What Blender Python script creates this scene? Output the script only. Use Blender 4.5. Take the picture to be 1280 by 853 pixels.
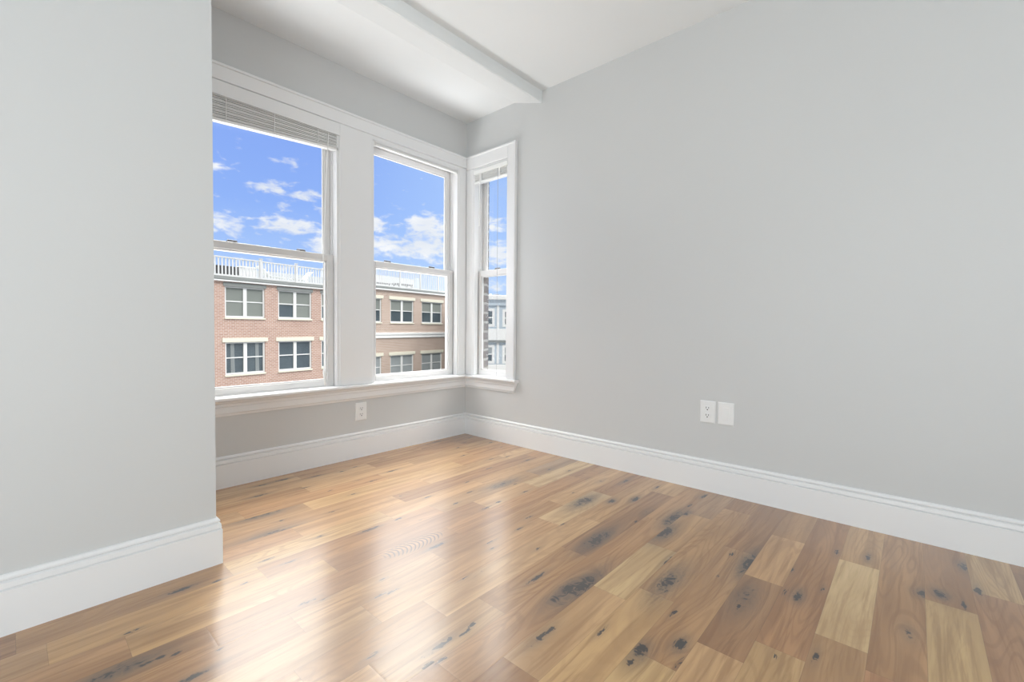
import bpy, math, random
import numpy as np
from mathutils import Matrix, Vector

# ------------------------------------------------------------------ scene
for o in list(bpy.data.objects):
    bpy.data.objects.remove(o)
SC = bpy.context.scene
COL = SC.collection

# measured room (metres): camera stands at x=0, y=0
A, B, YL, XL, H = 2.4958, 2.7398, 1.8812, 0.4961, 2.515   # right wall, window wall, near-left wall, its corner, ceiling
CAM_H, FPX, YAW, PITCH, ROLL = 0.8675, 563.0777, 0.8428, -0.0261, 0.0079
CX, CY = 640.885, 424.694

# ---- camera
fwd = Vector((math.sin(YAW) * math.cos(PITCH), math.cos(YAW) * math.cos(PITCH), math.sin(PITCH)))
r0 = Vector((math.cos(YAW), -math.sin(YAW), 0))
u0 = r0.cross(fwd)
r1 = r0 * math.cos(ROLL) + u0 * math.sin(ROLL)
u1 = -r0 * math.sin(ROLL) + u0 * math.cos(ROLL)
cam = bpy.data.objects.new('camera', bpy.data.cameras.new('camera'))
COL.objects.link(cam)
m = Matrix.Identity(4)
for i in range(3):
    m[i][0], m[i][1], m[i][2] = r1[i], u1[i], -fwd[i]
m[2][3] = CAM_H
cam.matrix_world = m
cam.data.sensor_width = 36
cam.data.lens = FPX / 1280 * 36
cam.data.shift_x = -(CX - 640) / 1280
cam.data.shift_y = (CY - 426.5) / 1280
cam.data.clip_start = 0.02
cam.data.clip_end = 2000
SC.camera = cam

# ---- colour management
vs = SC.view_settings
SC.display_settings.display_device = 'sRGB'
vs.view_transform = 'Standard'
vs.look = 'None'
vs.gamma = 1
vs.exposure = 0.08
vs.use_curve_mapping = False

# ---- light settings
SUN_ENERGY, SUN_AZ, SUN_EL = 2.0, 215, 44
SKY_HIGH = 8.2            # radiance of the unseen high sky, brightened to add window glare on the floor
REAR_W, SIDE_W, UPFILL_W = 11, 70, 22
BOUNCE_FILL_W = 100            # lights added below the sills, in place of daylight bounced off the ground


def new_light(name, kind, energy, loc, target, size=(1, 1), color=(1, 1, 1)):
    d = bpy.data.lights.new(name, kind)
    d.energy = energy
    d.color = color
    if kind == 'AREA':
        d.shape = 'RECTANGLE'
        d.size, d.size_y = size
    o = bpy.data.objects.new(name, d)
    COL.objects.link(o)
    o.location = loc
    o.rotation_euler = (Vector(target) - Vector(loc)).to_track_quat('-Z', 'Y').to_euler()
    return o


a_, e_ = math.radians(SUN_AZ), math.radians(SUN_EL)
sd = Vector((math.sin(a_) * math.cos(e_), math.cos(a_) * math.cos(e_), math.sin(e_)))
sun = new_light('sun', 'SUN', SUN_ENERGY, sd * 30, (0, 0, 0), color=(1, .96, .9))
sun.data.angle = math.radians(.6)
# added fill lights behind the camera: rear, side and one aimed upwards
new_light('rear_fill_light', 'AREA', REAR_W, (.6, -2.15, 1.35), (.6, 2, 1.35), (2.2, 1.5), (.87, .95, 1))
new_light('side_fill_light', 'AREA', SIDE_W, (-1.6, -.05, .85), (1.6, .5, 1.5), (2.4, 1.3), (.87, .95, 1))
new_light('upward_fill_light', 'AREA', UPFILL_W, (-.5, -1.0, .5), (-.1, -.4, 3), (1.6, 1.6), (.87, .95, 1))

new_light('bounce_fill_light', 'AREA', BOUNCE_FILL_W, (1.45, 3.75, -.45), (1.2, .9, 2.5), (2.6, 1.1), (.97, .98, 1))  # added out of sight below the sill to imitate light bounced up from outside
new_light('side_bounce_fill_light', 'AREA', BOUNCE_FILL_W * .1, (3.55, 2.45, -.45), (1.0, 1.5, 2.5), (1.1, 1.1), (.97, .98, 1))  # smaller added fill of the same sort under the side window

# ------------------------------------------------------------------ node helpers
class NT:
    def __init__(self, tree):
        self.t = tree
        tree.nodes.clear()

    def n(self, kind, **kw):
        nd = self.t.nodes.new(kind)
        for k, v in kw.items():
            if k.startswith('i_'):
                key = k[2:]
                key = int(key) if key.isdigit() else key.replace('_', ' ')
                self.set(nd, key, v)
            else:
                setattr(nd, k, v)
        return nd

    def set(self, nd, key, v):
        if isinstance(v, bpy.types.NodeSocket):
            self.t.links.new(v, nd.inputs[key])
        else:
            nd.inputs[key].default_value = v

    def math(self, op, a, b=0.0, c=None, clamp=False):
        nd = self.t.nodes.new('ShaderNodeMath')
        nd.operation = op
        nd.use_clamp = clamp
        self.set(nd, 0, a)
        self.set(nd, 1, b)
        if c is not None:
            self.set(nd, 2, c)
        return nd.outputs[0]

    def mix(self, f, a, b, blend='MIX'):
        nd = self.t.nodes.new('ShaderNodeMix')
        nd.data_type = 'RGBA'
        nd.blend_type = blend
        nd.clamp_factor = True
        self.set(nd, 0, f)
        self.set(nd, 6, a)
        self.set(nd, 7, b)
        return nd.outputs[2]

    def ramp(self, f, stops):
        nd = self.t.nodes.new('ShaderNodeValToRGB')
        els = nd.color_ramp.elements
        while len(els) < len(stops):
            els.new(.5)
        for e, (p, c) in zip(els, stops):
            e.position = p
            e.color = (c, c, c, 1) if not isinstance(c, tuple) else c
        self.set(nd, 0, f)
        return nd.outputs[0]

    def smooth(self, v, lo, hi):
        nd = self.t.nodes.new('ShaderNodeMapRange')
        nd.interpolation_type = 'SMOOTHSTEP'
        self.set(nd, 0, v)
        nd.inputs[1].default_value = lo
        nd.inputs[2].default_value = hi
        return nd.outputs[0]


# ---- world: blue sky with clouds laid out by azimuth and elevation
W = bpy.data.worlds.new('sky')
SC.world = W
W.use_nodes = True
n = NT(W.node_tree)
tc = n.n('ShaderNodeTexCoord')
sp = n.n('ShaderNodeSeparateXYZ', i_0=tc.outputs['Generated'])
az = n.math('MULTIPLY', n.math('ARCTAN2', sp.outputs[0], sp.outputs[1]), 57.29578)
el = n.math('MULTIPLY', n.math('ARCSINE', sp.outputs[2]), 57.29578)
cv = n.n('ShaderNodeCombineXYZ', i_0=n.math('MULTIPLY', az, .2), i_1=n.math('MULTIPLY', el, .42))
no = n.n('ShaderNodeTexNoise', i_0=cv.outputs[0], i_Scale=3.4, i_Detail=6.0, i_Roughness=.54, i_Distortion=.3)
no2 = n.n('ShaderNodeTexNoise', i_0=cv.outputs[0], i_Scale=.55, i_Detail=4.0, i_Roughness=.5)
clouds = [  # azimuth, elevation, half width, half height, strength
    (20.3, 15.0, 2.5, .55, .75), (23.6, 14.6, 2.2, .5, .75), (14.9, 16.2, 1.4, .6, .75), (21.9, 18.0, 1.4, .5, .5),
    (21.6, 13.1, 1.3, .4, .4), (25.0, 13.3, 1.0, .4, .45), (22.0, 11.2, 4.0, .95, .8), (15.3, 10.6, 2.6, .95, .75), (12.0, 12.0, 2.2, 1.0, .6),
    (25.3, 9.4, 1.6, 1.2, .9), (31.0, 12.3, 1.8, .85, .85), (37.4, 12.2, 3.0, 1.3, .95), (32.0, 9.8, 4.2, 1.0, .9),
    (37.5, 9.7, 4.0, 1.3, .95), (45.8, 12.8, 2.0, .8, .8), (46.3, 9.3, 2.6, 1.2, .95), (46.2, 5.2, 3.0, .6, .6), (20, 6.6, 6, .5, .35),
    (52, 11, 3, 1.2, .9), (6, 12, 4, 1.2, .8), (60, 14, 5, 1.5, .8), (-2, 15, 4, 1.5, .7)]
acc = None
for a0, e0, sa, se, k in clouds:
    dx = n.math('DIVIDE', n.math('SUBTRACT', az, a0), sa)
    dy = n.math('DIVIDE', n.math('SUBTRACT', el, e0), se * 1.25)
    r2 = n.math('ADD', n.math('MULTIPLY', dx, dx), n.math('MULTIPLY', dy, dy))
    g = n.math('MULTIPLY', n.math('POWER', 2.718, n.math('MULTIPLY', r2, -1)), k)
    acc = g if acc is None else n.math('MAXIMUM', acc, g)
dens = n.math('ADD', acc, n.math('MULTIPLY', n.math('SUBTRACT', no.outputs[0], .52), 1.9))
cl = n.smooth(dens, .16, .85)
cl = n.math('MULTIPLY', cl, .93)
sky = n.n('ShaderNodeValToRGB')
els = sky.color_ramp.elements
els[0].position, els[0].color = 0, (.50, .66, .93, 1)
els[1].position, els[1].color = 1, (.24, .39, .88, 1)
e2 = els.new(.28)
e2.color = (.42, .60, .95, 1)
e3 = els.new(.62)
e3.color = (.28, .45, .92, 1)
n.set(sky, 0, n.math('DIVIDE', el, 22.0, clamp=True))
azl = n.smooth(az, 22, 44)       # the sky pales towards the right-hand window
skyc = n.mix(n.math('MULTIPLY', azl, .55), sky.outputs[0], (.46, .66, 1.0, 1))
cloudc = n.mix(n.smooth(no2.outputs[0], .35, .65), (.80, .83, .88, 1), (.97, .97, .97, 1))
side = n.smooth(n.math('ABSOLUTE', n.math('SUBTRACT', az, 40)), 75, 110)     # keeps the added high-sky brightness to the window side of the house
low = n.mix(side, n.mix(cl, skyc, cloudc), (.66, .68, .70, 1))
hi = n.smooth(el, 19.8, 26)
hi = n.math('MULTIPLY', hi, n.math('SUBTRACT', 1, side))
hic = n.mix(n.smooth(el, 22, 48), (SKY_HIGH * .34, SKY_HIGH * .34, SKY_HIGH * .33, 1), (SKY_HIGH * 2.0, SKY_HIGH * 1.96, SKY_HIGH * 1.9, 1))
hic = n.mix(1.0, hic, n.mix(n.smooth(az, 0, 38), (.72, .73, .75, 1), (1, 1, 1, 1)), 'MULTIPLY')
skyall = n.mix(hi, low, hic)
bg = n.n('ShaderNodeBackground', i_0=skyall, i_1=1.0)
n.n('ShaderNodeOutputWorld', i_0=bg.outputs[0])

# ------------------------------------------------------------------ materials
def principled(name, color=(.8, .8, .8), rough=.5, metal=0.0, spec=.5, **kw):
    mt = bpy.data.materials.new(name)
    mt.use_nodes = True
    t = NT(mt.node_tree)
    bs = t.n('ShaderNodeBsdfPrincipled')
    t.n('ShaderNodeOutputMaterial', i_0=bs.outputs[0])
    bs.inputs['Base Color'].default_value = (*color, 1)
    bs.inputs['Roughness'].default_value = rough
    bs.inputs['Metallic'].default_value = metal
    bs.inputs['Specular IOR Level'].default_value = spec
    for k, v in kw.items():
        bs.inputs[k.replace('_', ' ')].default_value = v
    return mt, t, bs


def painted(name, color, rough, bump=.02, scale=90, var=.02):
    mt, t, bs = principled(name, color, rough)
    co = t.n('ShaderNodeTexCoord')
    nz = t.n('ShaderNodeTexNoise', i_0=co.outputs['Object'], i_Scale=float(scale), i_Detail=3.0)
    n2 = t.n('ShaderNodeTexNoise', i_0=co.outputs['Object'], i_Scale=1.3, i_Detail=2.0)
    c = tuple(color)
    t.set(bs, 'Base Color', t.mix(n2.outputs[0], (*[x * (1 - var) for x in c], 1), (*[min(1, x * (1 + var)) for x in c], 1)))
    bp = t.n('ShaderNodeBump', i_Strength=bump, i_Distance=.002, i_Height=nz.outputs[0])
    t.set(bs, 'Normal', bp.outputs[0])
    return mt


M = {}
M['wall'] = painted('wall_paint', (.60, .605, .60), .55, .06, 160)
M['ceiling'] = painted('ceiling_paint', (.76, .775, .775), .7, .04, 120)
M['trim'] = painted('trim_paint', (.80, .80, .80), .36, .0, 60, .01)
M['vinyl'] = painted('window_vinyl', (.72, .71, .70), .35, .0, 60, .01)
M['blind'] = painted('blind_vinyl', (.74, .74, .72), .4, .0, 60, .02)
M['plate'] = painted('outlet_plastic', (.82, .82, .81), .3, .0, 60, .01)
M['slot'] = principled('outlet_slot', (.03, .03, .03), .6)[0]
M['lock'] = principled('sash_lock_metal', (.10, .10, .11), .4, .6)[0]
M['cord'] = principled('blind_cord', (.45, .46, .48), .7)[0]
M['wand'] = principled('wand_plastic', (.86, .86, .84), .2)[0]


def brick_mat(name, c1, c2, mortar, scale=1.0):
    mt, t, bs = principled(name, c1, .85)
    co = t.n('ShaderNodeTexCoord')
    sx = t.n('ShaderNodeSeparateXYZ', i_0=co.outputs['Object'])
    uv = t.n('ShaderNodeCombineXYZ', i_0=t.math('ADD', sx.outputs[0], sx.outputs[1]), i_1=sx.outputs[2])
    br = t.n('ShaderNodeTexBrick', i_0=uv.outputs[0], i_Color1=(*c1, 1), i_Color2=(*c2, 1), i_Mortar=(*mortar, 1), i_Scale=1.0)
    br.inputs['Brick Width'].default_value = .26 * scale
    br.inputs['Row Height'].default_value = .095 * scale
    br.inputs['Mortar Size'].default_value = .014 * scale
    br.inputs['Mortar Smooth'].default_value = .3
    br.inputs['Bias'].default_value = -.1
    nz = t.n('ShaderNodeTexNoise', i_0=co.outputs['Object'], i_Scale=.7, i_Detail=4.0)
    t.set(bs, 'Base Color', t.mix(t.math('MULTIPLY', nz.outputs[0], .35), br.outputs[0], (*[x * .72 for x in c2], 1)))
    bp = t.n('ShaderNodeBump', i_Strength=.3, i_Distance=.01, i_Height=t.math('SUBTRACT', 1, br.outputs[1]))
    t.set(bs, 'Normal', bp.outputs[0])
    return mt


M['brick_red'] = brick_mat('red_brick', (.46, .295, .235), (.36, .215, .17), (.60, .54, .49))
M['brick_tan'] = brick_mat('tan_brick', (.46, .345, .285), (.37, .27, .215), (.62, .56, .51))
M['brick_own'] = brick_mat('grey_brick', (.22, .20, .19), (.18, .16, .15), (.42, .41, .39), .8)
M['stone'] = painted('cast_stone', (.66, .64, .54), .8, .1, 20)
M['white_ext'] = painted('exterior_white', (.70, .71, .71), .5, .02, 20)
M['railing'] = painted('railing_white', (.56, .57, .58), .5, .02, 20)
M['screen'] = painted('deck_screen_panel', (.40, .43, .47), .6, .0, 5)
M['edge_and_lintel_shade'] = painted('roof_edge_and_lintel_shade', (.22, .235, .23), .6, .05, 5, .15)
M['roofing'] = painted('roofing_membrane', (.42, .42, .41), .8, .05, 5)
M['shade'] = painted('roller_shade', (.19, .21, .195), .7, .02, 20, .05)
M['curtain'] = painted('sheer_curtain', (.28, .31, .32), .8, .05, 20, .1)
M['dark'] = principled('dark_room_behind_glass', (.05, .06, .07), .4)[0]
M['planter'] = painted('dark_wood_and_chair_shade', (.055, .055, .06), .6, .05, 10)
M['asphalt'] = painted('asphalt', (.16, .16, .16), .9, .1, 8)
M['grey_vent'] = painted('vent_metal', (.25, .27, .30), .5, .0, 5)

mt, t, bs = principled('blue_clapboard', (.50, .58, .66), .6)
co = t.n('ShaderNodeTexCoord')
wv = t.n('ShaderNodeTexWave', i_0=co.outputs['Object'], i_Scale=1.6)
wv.bands_direction = 'Z'
wv.wave_profile = 'SAW'
t.set(bs, 'Base Color', t.mix(wv.outputs[1], (.38, .45, .52, 1), (.45, .52, .59, 1)))
M['clapboard'] = mt

# window glass: clear with a Fresnel reflection, lets the light of the sky in
def glass_mat(name, tint, refl=1.0):
    mt = bpy.data.materials.new(name)
    mt.use_nodes = True
    t = NT(mt.node_tree)
    tr = t.n('ShaderNodeBsdfTransparent', i_0=(*tint, 1))
    gl = t.n('ShaderNodeBsdfGlossy', i_0=(1, 1, 1, 1), i_Roughness=.0)
    fr = t.n('ShaderNodeFresnel', i_0=1.45)
    mx = t.n('ShaderNodeMixShader', i_0=t.math('MULTIPLY', fr.outputs[0], refl), i_1=tr.outputs[0], i_2=gl.outputs[0])
    t.n('ShaderNodeOutputMaterial', i_0=mx.outputs[0])
    return mt


M['glass'] = glass_mat('window_glass', (.985, .99, .99), .06)
mt, t, bs = principled('facade_glass', (.10, .12, .135), .06, 0, .8)
nz = t.n('ShaderNodeTexNoise', i_0=t.n('ShaderNodeTexCoord').outputs['Object'], i_Scale=.9, i_Detail=3.0)
t.set(bs, 'Base Color', t.mix(nz.outputs[0], (.035, .05, .06, 1), (.11, .14, .16, 1)))
M['facade_glass'] = mt

# ---- oak floor
mt, t, bs = principled('oak_plank_floor', (.5, .3, .15), .38)
tone = t.n('ShaderNodeAttribute', attribute_name='tone')
gr = t.n('ShaderNodeAttribute', attribute_name='grain')
kn = t.n('ShaderNodeAttribute', attribute_name='knot')
smk = t.n('ShaderNodeAttribute', attribute_name='smoke')
edg = t.n('ShaderNodeAttribute', attribute_name='edge')
g1 = t.n('ShaderNodeVectorMath', operation='MULTIPLY', i_0=gr.outputs['Vector'], i_1=(2.2, 46, 7))
nA = t.n('ShaderNodeTexNoise', i_0=g1.outputs[0], i_Scale=1.0, i_Detail=6.0, i_Roughness=.6, i_Distortion=.3)
g2 = t.n('ShaderNodeVectorMath', operation='MULTIPLY', i_0=gr.outputs['Vector'], i_1=(1.0, 9, 5))
nB = t.n('ShaderNodeTexNoise', i_0=g2.outputs[0], i_Scale=1.4, i_Detail=3.0, i_Distortion=.8)
g3 = t.n('ShaderNodeVectorMath', operation='MULTIPLY', i_0=gr.outputs['Vector'], i_1=(1.1, 7, 9))
nC = t.n('ShaderNodeTexNoise', i_0=g3.outputs[0], i_Scale=1.0, i_Detail=1.5, i_Distortion=.5)
rings = t.math('SINE', t.math('MULTIPLY', nC.outputs[0], 125.0))
ring = t.smooth(rings, .1, 1.0)
g4 = t.n('ShaderNodeVectorMath', operation='MULTIPLY', i_0=gr.outputs['Vector'], i_1=(9, 260, 7))
nD = t.n('ShaderNodeTexNoise', i_0=g4.outputs[0], i_Scale=1.0, i_Detail=2.0)
c = tone.outputs['Color']
dk = t.mix(1.0, c, (.62, .54, .46, 1), 'MULTIPLY')
lt = t.mix(1.0, c, (1.16, 1.18, 1.2, 1), 'MULTIPLY')
c1 = t.mix(t.smooth(nB.outputs[0], .34, .68), lt, dk)
c1 = t.mix(.55, c, c1)
c2 = t.mix(t.math('MULTIPLY', t.smooth(nA.outputs[0], .48, .66), .70), c1, dk)
rz = t.n('ShaderNodeSeparateXYZ', i_0=gr.outputs['Vector']).outputs[2]
figured = t.math('FRACT', t.math('MULTIPLY', rz, 7.31))          # some planks are strongly figured, others plain
c3 = t.mix(t.math('MULTIPLY', t.math('MULTIPLY', ring, t.math('ADD', .35, nA.outputs[0])), t.math('ADD', .10, t.math('MULTIPLY', figured, .45))), c2, dk)
c3 = t.mix(t.math('MULTIPLY', t.smooth(nD.outputs[0], .58, .72), .22), c3, dk)
# one plank near the middle of the floor shows a bold flame figure of nested arcs
pos = t.n('ShaderNodeSeparateXYZ', i_0=t.n('ShaderNodeNewGeometry').outputs['Position'])
fx = t.math('SUBTRACT', pos.outputs[0], 1.07)
fy = t.math('SUBTRACT', pos.outputs[1], 1.472)
arc = t.math('SINE', t.math('MULTIPLY', t.math('ADD', t.math('ADD', fx, t.math('MULTIPLY', t.math('MULTIPLY', fy, fy), 16.0)), t.math('MULTIPLY', nA.outputs[0], .012)), 330.0))
fm = t.math('ADD', t.math('POWER', t.math('DIVIDE', t.math('ABSOLUTE', fx), .15), 2), t.math('POWER', t.math('DIVIDE', t.math('ABSOLUTE', fy), .05), 2))
c3 = t.mix(t.math('MULTIPLY', t.math('MULTIPLY', t.smooth(arc, .0, .8), t.math('SUBTRACT', 1, t.smooth(fm, .6, 1.1))), .9), c3, (.10, .052, .025, 1))
# knots: breakup by noise, smoky halo, dark core
nk = t.n('ShaderNodeTexNoise', i_0=t.n('ShaderNodeVectorMath', operation='MULTIPLY', i_0=gr.outputs['Vector'], i_1=(34, 170, 3)).outputs[0], i_Scale=1.0, i_Detail=4.0, i_Distortion=1.2)
sm = t.math('MULTIPLY', smk.outputs['Fac'], t.math('ADD', .45, nk.outputs[0]), clamp=True)
c4 = t.mix(t.math('MULTIPLY', sm, .80), c3, (.085, .066, .054, 1))
kk = t.smooth(t.math('ADD', kn.outputs['Fac'], t.math('MULTIPLY', t.math('SUBTRACT', nk.outputs[0], .5), 2.2)), .44, .74)
kk = t.math('MULTIPLY', kk, t.smooth(kn.outputs['Fac'], .04, .3))
c5 = t.mix(t.math('MULTIPLY', kk, .93), c4, (.030, .024, .022, 1))
c6 = t.mix(t.math('MULTIPLY', edg.outputs['Fac'], .45), c5, (.10, .055, .028, 1))
t.set(bs, 'Base Color', c6)
t.set(bs, 'Roughness', t.math('ADD', .36, t.math('MULTIPLY', nA.outputs[0], .12)))
bs.inputs['Specular IOR Level'].default_value = .45
bs.inputs['Coat Weight'].default_value = 1.0
bs.inputs['Coat IOR'].default_value = 1.6
bs.inputs['Coat Roughness'].default_value = .22
bp = t.n('ShaderNodeBump', i_Strength=.10, i_Distance=.002, i_Height=t.math('SUBTRACT', nA.outputs[0], t.math('MULTIPLY', kk, 1.0)))
t.set(bs, 'Normal', bp.outputs[0])
M['floor'] = mt


# ------------------------------------------------------------------ mesh helpers
def ident(p):
    return p


class MB:
    """collects faces, links them as one mesh object"""
    def __init__(self, fn=ident):
        self.v, self.f, self.mi, self.fn = [], [], [], fn

    def add(self, vs_, fs, mi=0):
        k = len(self.v)
        self.v += [tuple(self.fn(tuple(p))) for p in vs_]
        self.f += [tuple(i + k for i in f) for f in fs]
        self.mi += [mi] * len(fs)
        return self

    def box(self, x0, x1, y0, y1, z0, z1, mi=0, bev=0.0):
        if bev > 0:
            return self.bevbox(x0, x1, y0, y1, z0, z1, bev, mi)
        p = [(x, y, z) for z in (z0, z1) for y in (y0, y1) for x in (x0, x1)]
        return self.add(p, [(0, 2, 3, 1), (4, 5, 7, 6), (0, 1, 5, 4), (2, 6, 7, 3), (0, 4, 6, 2), (1, 3, 7, 5)], mi)

    def bevbox(self, x0, x1, y0, y1, z0, z1, b, mi=0):
        import itertools
        lo, hi_ = (x0, y0, z0), (x1, y1, z1)
        b = min(b, *(.49 * (hi_[i] - lo[i]) for i in range(3)))
        idx, vs_ = {}, []
        for s in itertools.product((0, 1), repeat=3):
            for ax in range(3):
                p = []
                for i in range(3):
                    q = hi_[i] if s[i] else lo[i]
                    if i != ax:
                        q += -b if s[i] else b
                    p.append(q)
                idx[s, ax] = len(vs_)
                vs_.append(tuple(p))
        fs = []
        for ax in range(3):
            o = [i for i in range(3) if i != ax]
            for sv in (0, 1):
                q = []
                for (i, j) in ((0, 0), (1, 0), (1, 1), (0, 1)):
                    s = [0, 0, 0]
                    s[ax] = sv
                    s[o[0]], s[o[1]] = i, j
                    q.append(idx[tuple(s), ax])
                fs.append(tuple(q))
        for ax in range(3):
            o = [i for i in range(3) if i != ax]
            for i in (0, 1):
                for j in (0, 1):
                    s0, s1 = [0, 0, 0], [0, 0, 0]
                    s0[ax], s1[ax] = 0, 1
                    s0[o[0]] = s1[o[0]] = i
                    s0[o[1]] = s1[o[1]] = j
                    s0, s1 = tuple(s0), tuple(s1)
                    fs.append((idx[s0, o[0]], idx[s1, o[0]], idx[s1, o[1]], idx[s0, o[1]]))
        for s in itertools.product((0, 1), repeat=3):
            fs.append((idx[s, 0], idx[s, 1], idx[s, 2]))
        return self.add(vs_, fs, mi)

    def prism(self, prof, place0, place1, mi=0):
        """sweep a closed profile between two placements (functions profile point -> 3-D)"""
        k = len(prof)
        vs_ = [place0(p) for p in prof] + [place1(p) for p in prof]
        fs = [(i, (i + 1) % k, k + (i + 1) % k, k + i) for i in range(k)]
        fs += [tuple(range(k))[::-1], tuple(range(k, 2 * k))]
        return self.add(vs_, fs, mi)

    def tube(self, pts, r, seg=8, mi=0):
        pts = [Vector(p) for p in pts]
        rings_ = []
        for i, p in enumerate(pts):
            d = (pts[min(i + 1, len(pts) - 1)] - pts[max(i - 1, 0)]).normalized()
            a = d.orthogonal().normalized()
            b2 = d.cross(a)
            rr = r[i] if isinstance(r, (list, tuple)) else r
            rings_.append([p + (a * math.cos(q) + b2 * math.sin(q)) * rr for q in [2 * math.pi * j / seg for j in range(seg)]])
        vs_ = [tuple(v) for rg in rings_ for v in rg]
        fs = []
        for i in range(len(pts) - 1):
            for j in range(seg):
                fs.append((i * seg + j, i * seg + (j + 1) % seg, (i + 1) * seg + (j + 1) % seg, (i + 1) * seg + j))
        fs += [tuple(range(seg))[::-1], tuple(range((len(pts) - 1) * seg, len(pts) * seg))]
        return self.add(vs_, fs, mi)

    def holed(self, u0, u1, z0, z1, d0, d1, holes, mi=0):
        """slab in (u, d, z) with rectangular holes (ua, ub, za, zb)"""
        us = sorted({u0, u1, *[h[0] for h in holes], *[h[1] for h in holes]})
        zs = sorted({z0, z1, *[h[2] for h in holes], *[h[3] for h in holes]})
        us = [u for u in us if u0 <= u <= u1]
        zs = [z for z in zs if z0 <= z <= z1]
        nu, nz_ = len(us) - 1, len(zs) - 1

        def solid(i, j):
            if i < 0 or j < 0 or i >= nu or j >= nz_:
                return False
            uc, zc = (us[i] + us[i + 1]) / 2, (zs[j] + zs[j + 1]) / 2
            return not any(h[0] < uc < h[1] and h[2] < zc < h[3] for h in holes)
        for i in range(nu):
            for j in range(nz_):
                if not solid(i, j):
                    continue
                a, b2, c_, e = us[i], us[i + 1], zs[j], zs[j + 1]
                self.add([(a, d0, c_), (b2, d0, c_), (b2, d0, e), (a, d0, e)], [(0, 1, 2, 3)], mi)
                self.add([(a, d1, c_), (b2, d1, c_), (b2, d1, e), (a, d1, e)], [(3, 2, 1, 0)], mi)
                for di, dj, q in ((-1, 0, ((a, c_), (a, e))), (1, 0, ((b2, e), (b2, c_))), (0, -1, ((b2, c_), (a, c_))), (0, 1, ((a, e), (b2, e)))):
                    if not solid(i + di, j + dj):
                        (p, r), (s, w) = q
                        self.add([(p, d0, r), (s, d0, w), (s, d1, w), (p, d1, r)], [(0, 1, 2, 3)], mi)
        return self

    def build(self, name, mat, parent=None, smooth=False, origin=None, fix=True):
        me = bpy.data.meshes.new(name)
        v = self.v
        if origin is not None:
            v = [(p[0] - origin[0], p[1] - origin[1], p[2] - origin[2]) for p in v]
        me.from_pydata(v, [], self.f)
        mats = mat if isinstance(mat, (list, tuple)) else [mat]
        for mm in mats:
            me.materials.append(mm)
        if len(mats) > 1:
            me.polygons.foreach_set('material_index', self.mi)
        import bmesh
        if fix:
            bm = bmesh.new()
            bm.from_mesh(me)
            bmesh.ops.remove_doubles(bm, verts=bm.verts, dist=1e-5)
            bmesh.ops.recalc_face_normals(bm, faces=bm.faces)
            bm.to_mesh(me)
            bm.free()
        if smooth:
            me.polygons.foreach_set('use_smooth', [True] * len(me.polygons))
        o = bpy.data.objects.new(name, me)
        COL.objects.link(o)
        if parent is not None:
            o.parent = parent
            # vertices are given in world space: keep them there
            o.matrix_parent_inverse = parent.matrix_world.inverted()
        if origin is not None:
            o.location = origin
        return o


def empty(name, loc):
    o = bpy.data.objects.new(name, None)
    COL.objects.link(o)
    o.location = loc
    o.matrix_world = Matrix.Translation(loc)
    o.empty_display_size = .1
    return o


def tag(o, label=None, cat=None, group=None, kind=None):
    for k, v in (('label', label), ('category', cat), ('group', group), ('kind', kind)):
        if v:
            o[k] = v
    return o


def struct(o):
    o['kind'] = 'structure'
    return o


# local frames: (u along the wall, d outward through the wall, z)
def fF(p):
    return (p[0], B + p[1], p[2])


def fR(p):
    return (A + p[1], p[0], p[2])


# openings (u0, u1, z0, z1)
W1 = (.635, 1.405, .48, 2.118)
W2 = (1.634, 2.404, .48, 2.118)
W3 = (2.268, 2.645, .48, 2.118)
XMIN, YMIN, TH = -1.7, -2.3, .12

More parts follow.
